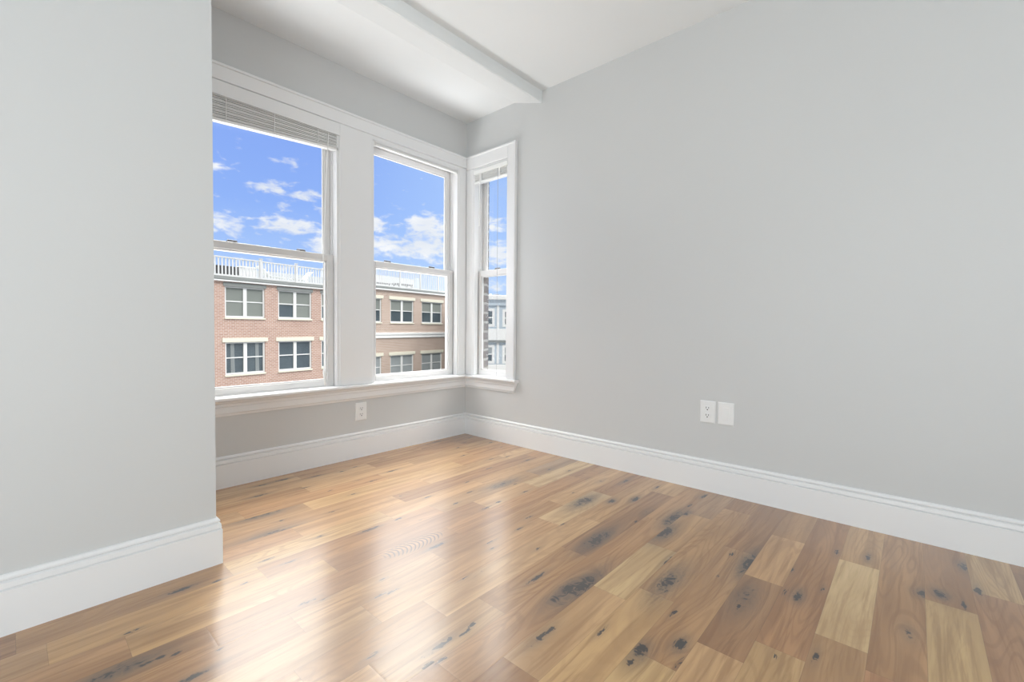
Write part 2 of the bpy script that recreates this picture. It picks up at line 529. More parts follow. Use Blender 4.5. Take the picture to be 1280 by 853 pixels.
# ------------------------------------------------------------------ room shell
# floor: planks run parallel to the window wall, each with its own tone and grain; grooves are real
def build_floor():
    rng = np.random.default_rng(7)
    Y0, w = -.284, .1191
    seams = {-3: [.4, 1.6], -2: [.9, 2.0], -1: [1.25, 2.4], 0: [1.2, 2.132], 1: [.7, 1.965], 2: [1.448], 3: [1.526, 2.09], 4: [.9, 1.376], 5: [.75, 1.262, 1.729, 2.144],
             6: [1.115, 1.9], 7: [.55, 1.397, 2.3], 8: [.857, 1.303, 1.717, 2.123], 9: [.2, .727, 1.95], 10: [-.1, .605, .993, 1.453, 2.28],
             11: [.468, .864, 1.75], 12: [.1, .719, 1.603, 2.068], 13: [.55, 1.076, 1.8], 14: [.368, 1.25, 2.19], 15: [.205, .769, 1.53, 1.914],
             16: [.058, .583, 1.351, 2.075], 17: [.003, .51, 1.15, 1.75], 18: [.8, 1.3, 2.346], 19: [.55, 1.55, 2.2], 20: [.95, 1.9], 21: [.7, 1.437, 2.1],
             22: [1.044, 1.7], 23: [.62, 1.5, 2.25], 24: [1.1, 1.95], 25: [.85, 1.6]}
    base = np.array([(.47, .265, .115), (.53, .315, .145), (.44, .235, .098), (.58, .365, .18), (.50, .28, .125), (.40, .215, .095), (.55, .34, .165)])
    over = {(3, 1.8): (.74, .53, .285), (5, 1.9): (.62, .375, .18), (1, 1.7): (.62, .42, .20), (2, 1.8): (.50, .28, .125), (2, 1.2): (.52, .27, .125), (1, 2.2): (.42, .225, .10), (4, 1.0): (.58, .37, .17),
            (4, 2.0): (.45, .235, .10), (0, 2.3): (.55, .36, .175), (0, 1.8): (.50, .275, .135), (6, 1.0): (.60, .40, .19), (7, 1.0): (.60, .38, .175), (8, 2.3): (.42, .25, .13),
            (6, 1.5): (.46, .26, .115), (7, 1.8): (.52, .30, .13), (12, 1.9): (.62, .42, .22), (15, 2.2): (.60, .42, .225), (17, 1.0): (.60, .39, .185), (20, 1.4): (.60, .385, .18),
            (16, .3): (.56, .33, .135), (15, .4): (.56, .34, .15), (14, .3): (.46, .255, .11), (17, .2): (.45, .25, .105), (15, .1): (.50, .28, .125), (8, 1.5): (.62, .43, .22), (16, 2.3): (.37, .24, .14)}
    knots = KNOTS
    fine = (.0, A + .02, -.45, B + .02)
    V, F = [], []
    T, G, K, S, E = [], [], [], [], []
    nv = 0
    for r in range(-18, 26):
        ya, yb = Y0 + r * w, Y0 + (r + 1) * w
        if yb < YMIN - .1 or ya > B + .1:
            continue
        sm_ = seams.get(r)
        if sm_ is None:
            x = XMIN - rng.uniform(0, .5)
            sm_ = []
            while x < A:
                x += rng.uniform(.45, 1.1)
                sm_.append(x)
        sm_ = sorted(sm_)
        x = sm_[0]
        pre = []
        while x > XMIN:
            x -= rng.uniform(.5, 1.0)
            pre.append(x)
        ends = [XMIN - .1] + sorted(q for q in pre if q > XMIN) + [q for q in sm_ if XMIN < q < A] + [A + .1]
        for xa, xb in zip(ends[:-1], ends[1:]):
            xm = (xa + xb) / 2
            col_ = base[rng.integers(len(base))] * rng.uniform(.94, 1.06)
            for (rr, xx), cc in over.items():
                if rr == r and xa <= xx <= xb:
                    col_ = np.array(cc)
            off = rng.uniform(0, 40, 2)
            rz = rng.uniform(0, 30)
            isf = xb > fine[0] and xa < fine[1] and yb > fine[2] and ya < fine[3]
            st, sy = (.006, .006) if isf else (.12, .06)
            eb = .0009
            xs = np.concatenate([[xa, xa + eb], np.linspace(xa + eb, xb - eb, max(2, int((xb - xa) / st)))[1:-1], [xb - eb, xb]])
            ys = np.concatenate([[ya, ya + eb], np.linspace(ya + eb, yb - eb, max(2, int(w / sy)))[1:-1], [yb - eb, yb]])
            X, Y = np.meshgrid(xs, ys, indexing='ij')
            ed = np.zeros_like(X)
            ed[0, :] = ed[-1, :] = ed[:, 0] = ed[:, -1] = 1
            Z = -.00005 * ed
            gx, gy = X + off[0], Y + off[1]
            # a slow drift of the grain inside the plank
            gy = gy + .007 * np.sin((X - xa) * rng.uniform(2, 5) + rng.uniform(0, 6)) * rng.uniform(.2, 1)
            kd, sk = np.zeros_like(X), np.zeros_like(X)
            if isf:
                for kx, ky, lx, ly, dark, smoke in knots:
                    if kx < xa - .15 or kx > xb + .15 or ky < ya or ky > yb:
                        continue
                    dx, dy = (X - kx) / lx, (Y - ky) / ly
                    d2 = dx * dx + dy * dy
                    kd = np.maximum(kd, dark * np.exp(-d2 * .75))
                    d3 = (dx / 2.1) ** 2 + (dy / 2.0) ** 2
                    sk = np.maximum(sk, smoke * np.exp(-d3 * 1.1))
                    e = np.exp(-((dx / 2.6) ** 2 + (dy / 2.6) ** 2))
                    gy = gy - .8 * (Y - ky) * e * min(1, ly / .008) + .0
            V.append(np.stack([X, Y, Z], -1).reshape(-1, 3))
            col_ = col_ * np.array([.90, .86, .78])
            T.append(np.tile(np.append(col_, 1), (X.size, 1)))
            G.append(np.stack([gx, gy, np.full_like(X, rz)], -1).reshape(-1, 3))
            K.append(kd.ravel())
            S.append(sk.ravel())
            E.append(ed.ravel())
            ny = len(ys)
            I, J = np.meshgrid(np.arange(len(xs) - 1), np.arange(ny - 1), indexing='ij')
            q = (I * ny + J).ravel() + nv
            F.append(np.stack([q, q + ny, q + ny + 1, q + 1], -1))
            nv += X.size
    V, F = np.concatenate(V), np.concatenate(F)
    me = bpy.data.meshes.new('floor')
    me.vertices.add(len(V))
    me.vertices.foreach_set('co', V.ravel())
    me.loops.add(F.size)
    me.loops.foreach_set('vertex_index', F.ravel().astype(np.int32))
    me.polygons.add(len(F))
    me.polygons.foreach_set('loop_start', (np.arange(len(F)) * 4).astype(np.int32))
    me.polygons.foreach_set('loop_total', np.full(len(F), 4, np.int32))
    me.update(calc_edges=True)
    for nm, ty, arr, key in (('tone', 'FLOAT_COLOR', np.concatenate(T), 'color'), ('grain', 'FLOAT_VECTOR', np.concatenate(G), 'vector'),
                             ('knot', 'FLOAT', np.concatenate(K), 'value'), ('smoke', 'FLOAT', np.concatenate(S), 'value'), ('edge', 'FLOAT', np.concatenate(E), 'value')):
        at = me.attributes.new(nm, ty, 'POINT')
        at.data.foreach_set(key, arr.ravel().astype(np.float32))
    me.materials.append(M['floor'])
    o = bpy.data.objects.new('floor', me)
    COL.objects.link(o)
    return struct(o)


# knots seen in the photo: x, y, half length, half width, darkness, smoke
_K = [(0.361, 1.774, 'm'), (0.228, 1.632, 's'), (0.247, 1.449, 'm'), (0.284, 1.435, 's'), (0.174, 1.467, 'L'), (0.286, 1.308, 'm'), (0.626, 1.772, 's'), (0.671, 1.695, 's'), (0.615, 1.404, 's'), (0.657, 1.383, 's'), (0.631, 1.048, 's'), (0.462, 1.746, 's'), (0.847, 1.343, 's'), (0.792, 1.265, 's'), (0.522, 1.663, 'x'), (0.366, 1.369, 'x'), (1.039, 1.145, 's'), (1.109, 1.126, 'o'), (1.212, 0.959, 'm'), (1.223, 0.838, 'B'), (0.774, 0.945, 'm'), (0.853, 0.933, 's'), (0.889, 0.943, 's'), (0.74, 0.9, 's'), (0.707, 0.911, 's'), (0.987, 0.763, 'm'), (1.02, 0.76, 's'), (0.819, 1.257, 's'), (1.268, 0.816, 'B'), (1.493, 0.611, 'L'), (1.632, 0.669, 'm'), (1.12, 0.65, 's'), (1.217, 0.461, 'b'), (1.117, 0.531, 'b'), (1.069, 0.531, 's'), (1.815, 0.438, 'B'), (1.851, 0.506, 's'), (1.575, 0.391, 'O'), (1.517, 0.39, 's'), (1.15, 0.434, 's'), (1.651, 0.495, 'x'), (1.344, 0.529, 's'), (1.877, 0.311, 's'), (1.706, 0.264, 'b'), (1.703, 0.3, 's'), (1.81, 0.209, 's'), (1.999, -0.044, 'b'), (2.035, -0.083, 'b'), (2.337, -0.159, 'b'), (2.149, -0.179, 'm'), (2.001, -0.137, 's'), (1.716, -0.006, 'r'), (1.418, 0.175, 's'), (1.344, 0.256, 'x'), (2.175, 0.112, 'm'), (2.142, 0.205, 's'), (0.91, 2.63, 'm'), (1.016, 2.64, 'm'), (1.173, 2.57, 'm'), (1.32, 2.536, 's'), (0.844, 2.476, 'm'), (1.053, 2.423, 's'), (1.119, 2.283, 'x'), (1.304, 2.325, 's'), (1.361, 2.255, 's'), (1.179, 2.149, 's'), (0.768, 2.214, 'L'), (0.724, 1.979, 'L'), (0.846, 1.812, 's'), (1.003, 2.014, 's'), (1.024, 1.718, 'm'), (0.797, 2.089, 's'), (1.418, 2.561, 's'), (2.159, 2.683, 'm'), (2.421, 2.598, 's'), (2.262, 2.51, 's'), (2.155, 2.439, 's'), (2.415, 2.368, 's'), (2.379, 2.219, 's'), (2.232, 2.025, 's'), (2.036, 2.259, 's'), (2.111, 2.063, 's'), (1.966, 1.939, 's'), (2.256, 1.874, 's'), (2.206, 1.653, 's'), (1.532, 2.33, 'm'), (1.814, 1.684, 'L'), (1.866, 1.636, 's'), (1.812, 1.519, 's'), (1.706, 1.854, 's'), (1.612, 1.728, 's'), (1.418, 1.833, 's'), (1.46, 1.667, 's'), (1.524, 1.517, 's'), (1.61, 1.525, 's'), (1.225, 1.638, 'x'), (1.116, 1.393, 'm'), (1.289, 1.261, 's'), (1.251, 1.219, 's'), (1.373, 1.083, 's'), (1.462, 1.254, 's'), (1.578, 1.299, 's'), (1.339, 1.948, 'o'), (1.171, 1.721, 's'), (2.234, 1.309, 'r'), (2.266, 1.55, 's'), (2.008, 1.117, 'b'), (2.115, 1.038, 'b'), (1.915, 1.217, 'B'), (2.329, 1.207, 'm'), (2.352, 1.029, 'm'), (2.392, 0.789, 'b'), (2.113, 0.785, 'b'), (2.015, 0.799, 'B'), (1.854, 0.779, 'B'), (2.003, 0.92, 'r'), (2.224, 0.804, 's'), (1.601, 0.952, 'B'), (1.617, 1.143, 's'), (1.973, 1.324, 'x'), (1.867, 0.915, 'x')]
_kind = {'s': (.022, .0055, 1.0, .45), 'x': (.012, .004, .9, .15), 'm': (.036, .008, 1.0, .75), 'L': (.07, .024, .62, 1.1), 'B': (.075, .022, .84, 1.25),
         'b': (.028, .014, 1.0, 1.0), 'o': (.04, .012, .30, .25), 'O': (.06, .03, .35, .75), 'r': (.03, .012, .55, .5)}
_rg = random.Random(3)
KNOTS = []
for kx, ky, kd in _K:
    lx, ly, dk_, sm_ = _kind[kd]
    s_ = _rg.uniform(.8, 1.2)
    KNOTS.append((kx, ky, lx * s_, ly * _rg.uniform(.85, 1.15), dk_, sm_))
build_floor()
sub = MB().box(XMIN - TH, A + TH, YMIN - TH, B + TH, -.25, -.004)
struct(sub.build('floor_slab', M['roofing']))

struct(MB().box(XMIN - TH, A + .2, YMIN - TH, B + .2, H, H + .25).build('ceiling', M['ceiling']))
# dropped header over the bay: steep room-side face, underside rising to the bay ceiling
prof = [(1.968, H + .01), (1.968, 2.438), (1.974, 2.434), (2.256, H + .01)]
struct(MB().prism(prof, lambda p: (XMIN, p[0], p[1]), lambda p: (A + .01, p[0], p[1])).build('ceiling_beam', M['ceiling']))

wf = struct(MB(fF).holed(XL - .3, A + TH, -.02, H + .02, 0, TH, [W1, W2]).build('wall_front', M['wall']))
wr = struct(MB(fR).holed(YMIN - TH, B + TH, -.02, H + .02, 0, TH, [W3]).build('wall_right', M['wall']))
struct(MB().box(XMIN - TH, XL, YL, B + TH, -.02, H + .02).build('wall_left', M['wall']))
struct(MB().box(XMIN - TH, XMIN, YMIN - TH, YL, -.02, H + .02).build('wall_side', M['wall']))
struct(MB().box(XMIN, A, YMIN - TH, YMIN, -.02, H + .02).build('wall_rear', M['wall']))
# outer brick skin of the house around the same openings
e = .006
struct(MB(fF).holed(XL - 1.5, A + TH + .09, -1.5, H + .4, TH, TH + .085, [(w_[0] - .05, w_[1] + .05, w_[2] - .02, w_[3] + .05) for w_ in (W1, W2)]).build('wall_brick_front', M['brick_own']))
struct(MB(fR).holed(YMIN, B + TH, -1.5, H + .4, TH, TH + .085, [(W3[0] - .05, W3[1] + .038, W3[2] - .02, W3[3] + .05)]).build('wall_brick_right', M['brick_own']))

# baseboards: flat board, cove and small bead
BP = [(0, 0), (.016, 0), (.016, .1250), (.0085, .1280), (.0140, .1312), (.0125, .1460), (.0040, .1500), (.0100, .1545), (.0098, .160), (.006, .166), (0, .168)]


def baseboard(name, path):
    """path: list of (x, y, mitre dx, mitre dy): offset per metre of board depth at each corner"""
    mb = MB()
    for (x0_, y0_, ax, ay), (x1_, y1_, bx_, by_) in zip(path[:-1], path[1:]):
        mb.prism(BP, lambda p: (x0_ + ax * p[0], y0_ + ay * p[0], p[1]), lambda p: (x1_ + bx_ * p[0], y1_ + by_ * p[0], p[1]))
    return struct(mb.build(name, M['trim']))


baseboard('baseboard_front', [(XL, B, 1, -1), (A, B, -1, -1)])
baseboard('baseboard_right', [(A, B, -1, -1), (A, YMIN, -1, 1)])
baseboard('baseboard_left', [(XMIN, YL, 1, -1), (XL, YL, 1, -1), (XL, B, 1, -1)])
baseboard('baseboard_side', [(XMIN, YMIN, 1, 1), (XMIN, YL, 1, -1)])
baseboard('baseboard_rear', [(A, YMIN, -1, 1), (XMIN, YMIN, 1, 1)])

# ------------------------------------------------------------------ window casings, stool and apron
ZT, ZH = 2.226, 2.142      # top of head casing, top of mullion board
t_ = MB(fF)
t_.box(XL, A - .001, -.024, 0, ZH, ZT, bev=.003)                       # head casing band
t_.box(XL, A - .001, -.016, 0, W1[3], ZH, bev=.001)
t_.box(XL, A - .001, -.030, 0, ZT - .012, ZT + .004, bev=.003)         # small backband lip
struct(t_.build('trim_1', M['trim']))
t_ = MB(fF)
t_.box(W1[1], W2[0], -.020, 0, .487, ZH, bev=.003)                     # flat board between the two windows
struct(t_.build('trim_2', M['trim']))
t_ = MB(fF)
t_.box(W2[1], A - .017, -.018, 0, .487, ZH, bev=.003)
t_.box(XL, W1[0], -.018, 0, .487, ZH, bev=.003)
struct(t_.build('trim_3', M['trim']))
t_ = MB(fR)
t_.box(W3[0] - .001, B - .024, -.0235, 0, W3[3] + .008, ZT - .001, bev=.003)      # head of the narrow side window
t_.box(W3[0] - .068, W3[0], -.024, 0, .487, ZT, bev=.003)                # near casing
t_.box(W3[0] - .080, W3[0] - .062, -.031, 0, .487, ZT + .004, bev=.004)   # its backband
t_.box(W3[0] - .063, B - .030, -.0305, 0, ZT - .012, ZT + .003, bev=.003)
t_.box(W3[1], B - .017, -.018, 0, .487, W3[3] + .008, bev=.003)
struct(t_.build('trim_4', M['trim']))
# stool: rounded nose; apron: moulded board with a returned end
ST = [(-.050, .468), (-.054, .472), (-.054, .482), (-.050, .486), (.03, .487), (.03, .462), (-.044, .462)]
AP = [(0, .470), (-.030, .466), (-.030, .456), (-.022, .448), (-.021, .436), (-.017, .431), (-.017, .400), (-.012, .395), (-.009, .384), (0, .382)]
t_ = MB()
t_.prism(ST, lambda p: (XL, B + p[0], p[1]), lambda p: (A + p[0], B + p[0], p[1]))
t_.prism(ST, lambda p: (A + p[0], B + p[0], p[1]), lambda p: (A + p[0], W3[0] - .108, p[1]))
struct(t_.build('trim_5', M['trim']))
t_ = MB()
t_.prism(AP, lambda p: (XL, B + p[0], p[1]), lambda p: (A + p[0], B + p[0], p[1]))
t_.prism(AP, lambda p: (A + p[0], B + p[0], p[1]), lambda p: (A + p[0], W3[0] - .062 - (p[1] - .382) * .42, p[1]))
struct(t_.build('trim_6', M['trim']))


# ------------------------------------------------------------------ double-hung windows
def window(name, fn, w, locks, st=(.040, .046)):
    ua, ub, za, zb = w
    root = empty(name, fn(((ua + ub) / 2, 0, za)))
    struct(root)
    # jamb liner: sides with parting stops, head and sill
    j = MB(fn)
    for side in (0, 1):
        def bx(u_in, u_out, d0, d1, z0=za, z1=zb):
            q = sorted((u_in, u_out)) if not side else sorted((ua + ub - u_in, ua + ub - u_out))
            j.box(q[0], q[1], d0, d1, z0, z1, bev=.0012)
        bx(ua - .004, ua + .006, -.014, .125)
        bx(ua + .005, ua + .016, -.012, .030)
        bx(ua + .005, ua + .015, .070, .078)
        bx(ua + .005, ua + .022, .112, .125)
    j.box(ua, ub, -.014, .125, zb - .006, zb + .006, bev=.001)
    j.box(ua, ub, -.010, .032, zb - .018, zb - .005, bev=.001)
    j.box(ua, ub, .030, .14, za - .004, za + .012, bev=.002)
    j.build('jamb', M['trim'], root)

    def sash(nm, d0, d1, z0, z1, stile, bot, top):
        a_, b_ = ua + .012, ub - .012
        s = MB(fn)
        s.box(a_, a_ + stile, d0, d1, z0, z1, bev=.003)
        s.box(b_ - stile, b_, d0, d1, z0, z1, bev=.003)
        s.box(a_ + stile - .002, b_ - stile + .002, d0, d1, z0, z0 + bot, bev=.003)
        s.box(a_ + stile - .002, b_ - stile + .002, d0, d1, z1 - top, z1, bev=.003)
        # glazing bead, stepped back from the face
        q = .007
        for (u_, v_, z_, y_) in ((a_ + stile - .001, a_ + stile + q, z0 + bot, z1 - top), (b_ - stile - q, b_ - stile + .001, z0 + bot, z1 - top),
                                 (a_ + stile, b_ - stile, z0 + bot - .001, z0 + bot + q), (a_ + stile, b_ - stile, z1 - top - q, z1 - top + .001)):
            s.box(u_, v_, d0 + .008, d1 - .006, z_, y_, bev=.0015)
        o = s.build(nm, M['vinyl'], root)
        dm = (d0 + d1) / 2
        g = MB(fn)
        g.box(a_ + stile - .001, b_ - stile + .001, dm - .002, dm + .002, z0 + bot - .001, z1 - top + .001)
        g.build('glass_pane', M['glass'], o)
        return o
    up = sash('upper_sash', .080, .110, 1.276, zb - .006, st[0], .038, .042)
    lo = sash('lower_sash', .036, .068, za + .008, 1.322, st[1], .040, .042)
    for u_ in locks:
        k = MB(fn)
        k.box(u_ - .028, u_ + .028, .040, .066, 1.320, 1.326, bev=.002)
        k.tube([(u_ - .02, .053, 1.329), (u_ + .0, .050, 1.3295), (u_ + .026, .046, 1.329)], [.006, .0055, .004], 8)
        k.tube([(u_, .053, 1.324), (u_, .053, 1.333)], .009, 10)
        k.build('sash_lock', M['lock'], lo, smooth=False)
    return root


window('window_1', fF, W1, [.82, 1.19])
window('window_2', fF, W2, [1.79, 2.18])
w3 = window('window_3', fR, W3, [2.43], (.036, .028))
MB(fR).box(W3[1] - .024, W3[1] - .005, .071, .128, W3[2] + .012, 1.276).build('screen_track', M['brick_own'], w3)


# ------------------------------------------------------------------ blinds
def slat_stack(fn, ua, ub, d0, d1, zt, zb_l, zb_r, nn, parent):
    """gathered slats between zt and a bottom that may hang askew"""
    s = MB(fn)
    for i in range(nn):
        f0 = (i + .15) / nn
        f1 = (i + .78) / nn
        vs_ = []
        for f in (f0, f1):
            for (u_, zb_) in ((ua, zb_l), (ub, zb_r)):
                z = zt + (zb_ - zt) * f
                wob = .0012 * math.sin(i * 2.1 + u_ * 7)
                for d in (d0 + .0015 * (i % 3) + wob, d1):
                    vs_.append((u_, d, z))
        s.add(vs_, [(0, 1, 3, 2), (4, 6, 7, 5), (0, 2, 6, 4), (1, 5, 7, 3), (0, 4, 5, 1), (2, 3, 7, 6)])
    return s.build('slats', M['blind'], parent)


def wedge_bar(fn, ua, ub, d0, d1, zl, zr, h_):
    s = MB(fn)
    vs_ = [(u_, d, z + k) for k in (0, h_) for (u_, z) in ((ua, zl), (ub, zr)) for d in (d0, d1)]
    s.add(vs_, [(0, 1, 3, 2), (4, 6, 7, 5), (0, 2, 6, 4), (1, 5, 7, 3), (0, 4, 5, 1), (2, 3, 7, 6)])
    return s


# 1: wide blind pulled up over the left window, hanging lower at its left end
r = tag(empty('venetian_blind', fF((1.02, -.02, 2.10))), 'wide white venetian blind pulled up crookedly over the big left window', 'blind')
v = MB(fF)
v.box(.60, 1.404, -.024, -.017, 2.064, 2.138, bev=.001)
v.build('valance', M['trim'], r)
MB(fF).box(.641, 1.399, -.018, .022, 2.068, 2.098, bev=.002).build('headrail', M['blind'], r)
slat_stack(fF, .642, 1.398, -.012, .024, 2.068, 1.945, 1.988, 13, r)
wedge_bar(fF, .642, 1.398, -.012, .024, 1.928, 1.973, .014).build('bottom_rail', M['wand'], r)
for u_ in (.78, 1.02, 1.27):
    zb_ = 1.928 + (u_ - .642) / .756 * .045
    MB(fF).tube([(u_, -.0145, 2.066), (u_, -.0145, zb_), (u_, .0, zb_ - .004)], .0022, 6).build('ladder_cord', M['wand'], r)
w_ = MB(fF)
w_.tube([(1.335, -.012, 2.07), (1.300, -.016, 1.30), (1.295, -.030, .60)], .0028, 6)
w_.build('lift_cord', M['wand'], r)
w_ = MB(fF)
w_.tube([(1.295, -.030, .605), (1.294, -.034, .585), (1.292, -.050, .515), (1.292, -.052, .505)], [.005, .009, .007, .004], 8)
w_.build('tassel', M['wand'], r)

# 2: bare head rail in the middle window
r = tag(empty('blind_headrail', fF((2.02, -.005, 2.09))), 'bare white blind headrail under the head of the middle window', 'blind')
v = MB(fF)
v.box(W2[0] + .03, W2[1] - .024, -.010, .010, 2.086, 2.106, bev=.002)
v.build('rail', M['wand'], r)
for u_ in (W2[0] + .024, W2[1] - .018):
    MB(fF).box(u_ - .008, u_ + .008, -.013, .014, 2.080, 2.112, bev=.002).build('bracket', M['blind'], r)

# 3: narrow blind pulled up in the side window, lift cord down to the stool
r = tag(empty('venetian_blind', fR((2.46, -.005, 2.10))), 'narrow white venetian blind pulled up in the slim side window by the corner', 'blind')
MB(fR).box(W3[0] + .008, W3[1] - .008, -.018, .022, 2.074, 2.108, bev=.002).build('headrail', M['wand'], r)
slat_stack(fR, W3[0] + .010, W3[1] - .010, -.012, .022, 2.074, 2.022, 2.022, 8, r)
MB(fR).box(W3[0] + .010, W3[1] - .010, -.014, .024, 2.004, 2.020, bev=.003).build('bottom_rail', M['wand'], r)
for u_ in (2.36, 2.56):
    MB(fR).box(u_ - .008, u_ + .008, -.0150, -.0138, 2.010, 2.076).build('ladder_tape', M['wand'], r)
MB(fR).tube([(2.568, -.016, 2.07), (2.568, -.020, 1.66)], .004, 6).build('wand', M['wand'], r)
MB(fR).tube([(2.372, -.017, 2.07), (2.372, -.018, 1.3), (2.370, -.020, .50)], .0016, 6).build('lift_cord', M['cord'], r)


# ------------------------------------------------------------------ wall plates
def plate(fn, uc, zc, name, label, duplex=True, group=None):
    r = tag(empty(name, fn((uc, 0, zc))), label, 'outlet' if duplex else 'wall plate')
    hw, hh, th = .0395, .0595, .006
    p = MB(fn)
    vs_ = []
    for (k, d) in ((0, 0), (.0, -.002), (.005, -th)):
        vs_ += [(uc - hw + k, d, zc - hh + k), (uc + hw - k, d, zc - hh + k), (uc + hw - k, d, zc + hh - k), (uc - hw + k, d, zc + hh - k)]
    fs = [(8, 9, 10, 11), (0, 3, 2, 1)]
    for q in (0, 4):
        fs += [(q + i, q + (i + 1) % 4, q + 4 + (i + 1) % 4, q + 4 + i) for i in range(4)]
    p.add(vs_, fs)
    p.build('cover_plate', M['plate'], r)
    if duplex:
        for s in (-1, 1):
            c_ = zc + s * .0195
            b_ = MB(fn)
            k = 20
            ring_ = []
            for i in range(k):
                a_ = 2 * math.pi * i / k
                ring_.append((max(-.0165, min(.0165, .0175 * math.cos(a_))), max(-.0125, min(.0125, .0165 * math.sin(a_)))))
            vs_ = [(uc + x, -th, c_ + z) for x, z in ring_] + [(uc + x * .96, -th - .0025, c_ + z * .96) for x, z in ring_]
            b_.add(vs_, [(i, (i + 1) % k, k + (i + 1) % k, k + i) for i in range(k)] + [tuple(range(k, 2 * k))])
            f_ = b_.build('receptacle', M['plate'], r)
            s_ = MB(fn)
            for dx in (-.0065, .0065):
                s_.box(uc + dx - .0013, uc + dx + .0013, -th - .0029, -th - .001, c_ - .001, c_ + .008)
            s_.tube([(uc, -th - .0029, c_ - .0075), (uc, -th - .001, c_ - .0075)], .0033, 10)
            s_.build('socket_hole', M['slot'], f_)
        MB(fn).tube([(uc, -th - .0012, zc), (uc, -th + .001, zc)], .003, 10).build('screw', M['plate'], r)
    else:
        MB(fn).box(uc - .0165, uc + .0165, -th - .002, -th + .001, zc - .033, zc + .033, bev=.001).build('blank_insert', M['plate'], r)
        for s in (-1, 1):
            MB(fn).tube([(uc, -th - .001, zc + s * .048), (uc, -th + .001, zc + s * .048)], .003, 10).build('screw', M['plate'], r)
    return r


plate(fR, .8175, .4255, 'wall_outlet', 'white duplex outlet on the right wall beside the blank cover plate')
plate(fR, .7255, .4255, 'blank_wall_plate', 'white blank cover plate on the right wall beside an outlet', False)
plate(fF, 1.560, .303, 'wall_outlet', 'white duplex outlet on the wall under the windows')

# ------------------------------------------------------------------ outside
SCL = 1.4
A0 = Vector((7.65466, 21.47702, CAM_H)) * 1.0
O_ = Vector((0, 0, CAM_H))
ORG = O_ + (Vector((A0.x, A0.y, CAM_H)) - O_) * SCL
fb = math.radians(80.8)
FD = Vector((math.sin(fb), math.cos(fb), 0))
FN = Vector((-math.cos(fb), math.sin(fb), 0))       # away from us


def fB(p):
    """facade frame: s along the street front, d behind it, z (all in the measuring scale)"""
    q = ORG + FD * (p[0] * SCL) + FN * (p[1] * SCL)
    return (q.x, q.y, CAM_H + (p[2] - CAM_H) * SCL)


ang = math.atan2(FD.y, FD.x)


def build_rot(mb, name, mat, parent):
    """bake in the facade's own axes so that brick courses follow the wall"""
    o = mb.build(name, mat, None)
    rot = Matrix.Rotation(ang, 4, 'Z')
    mw = Matrix.Translation(ORG) @ rot
    o.data.transform(mw.inverted())
    o.parent = parent
    o.matrix_parent_inverse = parent.matrix_world.inverted()
    o.matrix_world = mw
    return o


GROUND = -6.0
def facade_window(parent, s0, s1, z0, z1, look, stone_l=True, lint_h=.17, lint_x=.1, lint_m=None):
    rec = .07
    f = MB(fB)
    b_ = .065
    sm_ = (s0 + s1) / 2
    zm = z0 + (z1 - z0) * .52
    for (a, c_, e_, g) in ((s0, s0 + b_, z0, z1), (s1 - b_, s1, z0, z1), (sm_ - .07, sm_ + .07, z0, z1)):
        f.box(a, c_, rec - .03, rec + .05, e_, g)
    for half in ((s0 + b_, sm_ - .07), (sm_ + .07, s1 - b_)):
        f.box(half[0] - .001, half[1] + .001, rec - .03, rec + .05, z0, z0 + .07)
        f.box(half[0] - .001, half[1] + .001, rec - .03, rec + .05, z1 - .05, z1)
        f.box(half[0] - .001, half[1] + .001, rec - .015, rec + .05, zm - .022, zm + .022)
    w_ = build_rot(f, 'window', M['white_ext'], parent)
    for i, half in enumerate(((s0 + b_, sm_ - .07), (sm_ + .07, s1 - b_))):
        build_rot(MB(fB).box(half[0], half[1], rec + .02, rec + .03, z0 + .07, z1 - .05), 'pane', M['facade_glass'], w_)
        if look == 'shade':
            build_rot(MB(fB).box(half[0] + .005, half[1] - .005, rec + .005, rec + .018, z0 + (.62 if i == 0 and s0 > .3 else .08), z1 - .05), 'roller_shade', M['shade'], w_)
        elif look == 'half':
            build_rot(MB(fB).box(half[0] + .005, half[1] - .005, rec + .005, rec + .018, zm + .02, z1 - .05), 'roller_shade', M['shade'], w_)
        elif look == 'blind':
            build_rot(MB(fB).box(half[0] + .005, half[1] - .005, rec + .005, rec + .018, z0 + .08, z1 - .05), 'roller_shade', M['curtain'], w_)
        elif look == 'curtain':
            q = half[0] + (half[1] - half[0]) * (.28 if i == 0 else .55)
            cm = MB(fB)
            for k in range(5):
                cm.tube([(q + k * .028, rec + .012, z1 - .06), (q + k * .032 + .01, rec + .012, z0 + .08)], .014, 6)
            build_rot(cm, 'curtain', M['curtain'], w_)
    if stone_l:
        build_rot(MB(fB).box(s0 - lint_x, s1 + lint_x, -.03, .1, z1 + .0, z1 + lint_h, bev=.006), 'lintel', lint_m or M['stone'], parent)
    build_rot(MB(fB).box(s0 - .02, s1 + .02, -.04, .1, z0 - .07, z0, bev=.006), 'sill', M['stone'] if stone_l else M['white_ext'], parent)
    return (s0, s1, z0 - .0, z1)


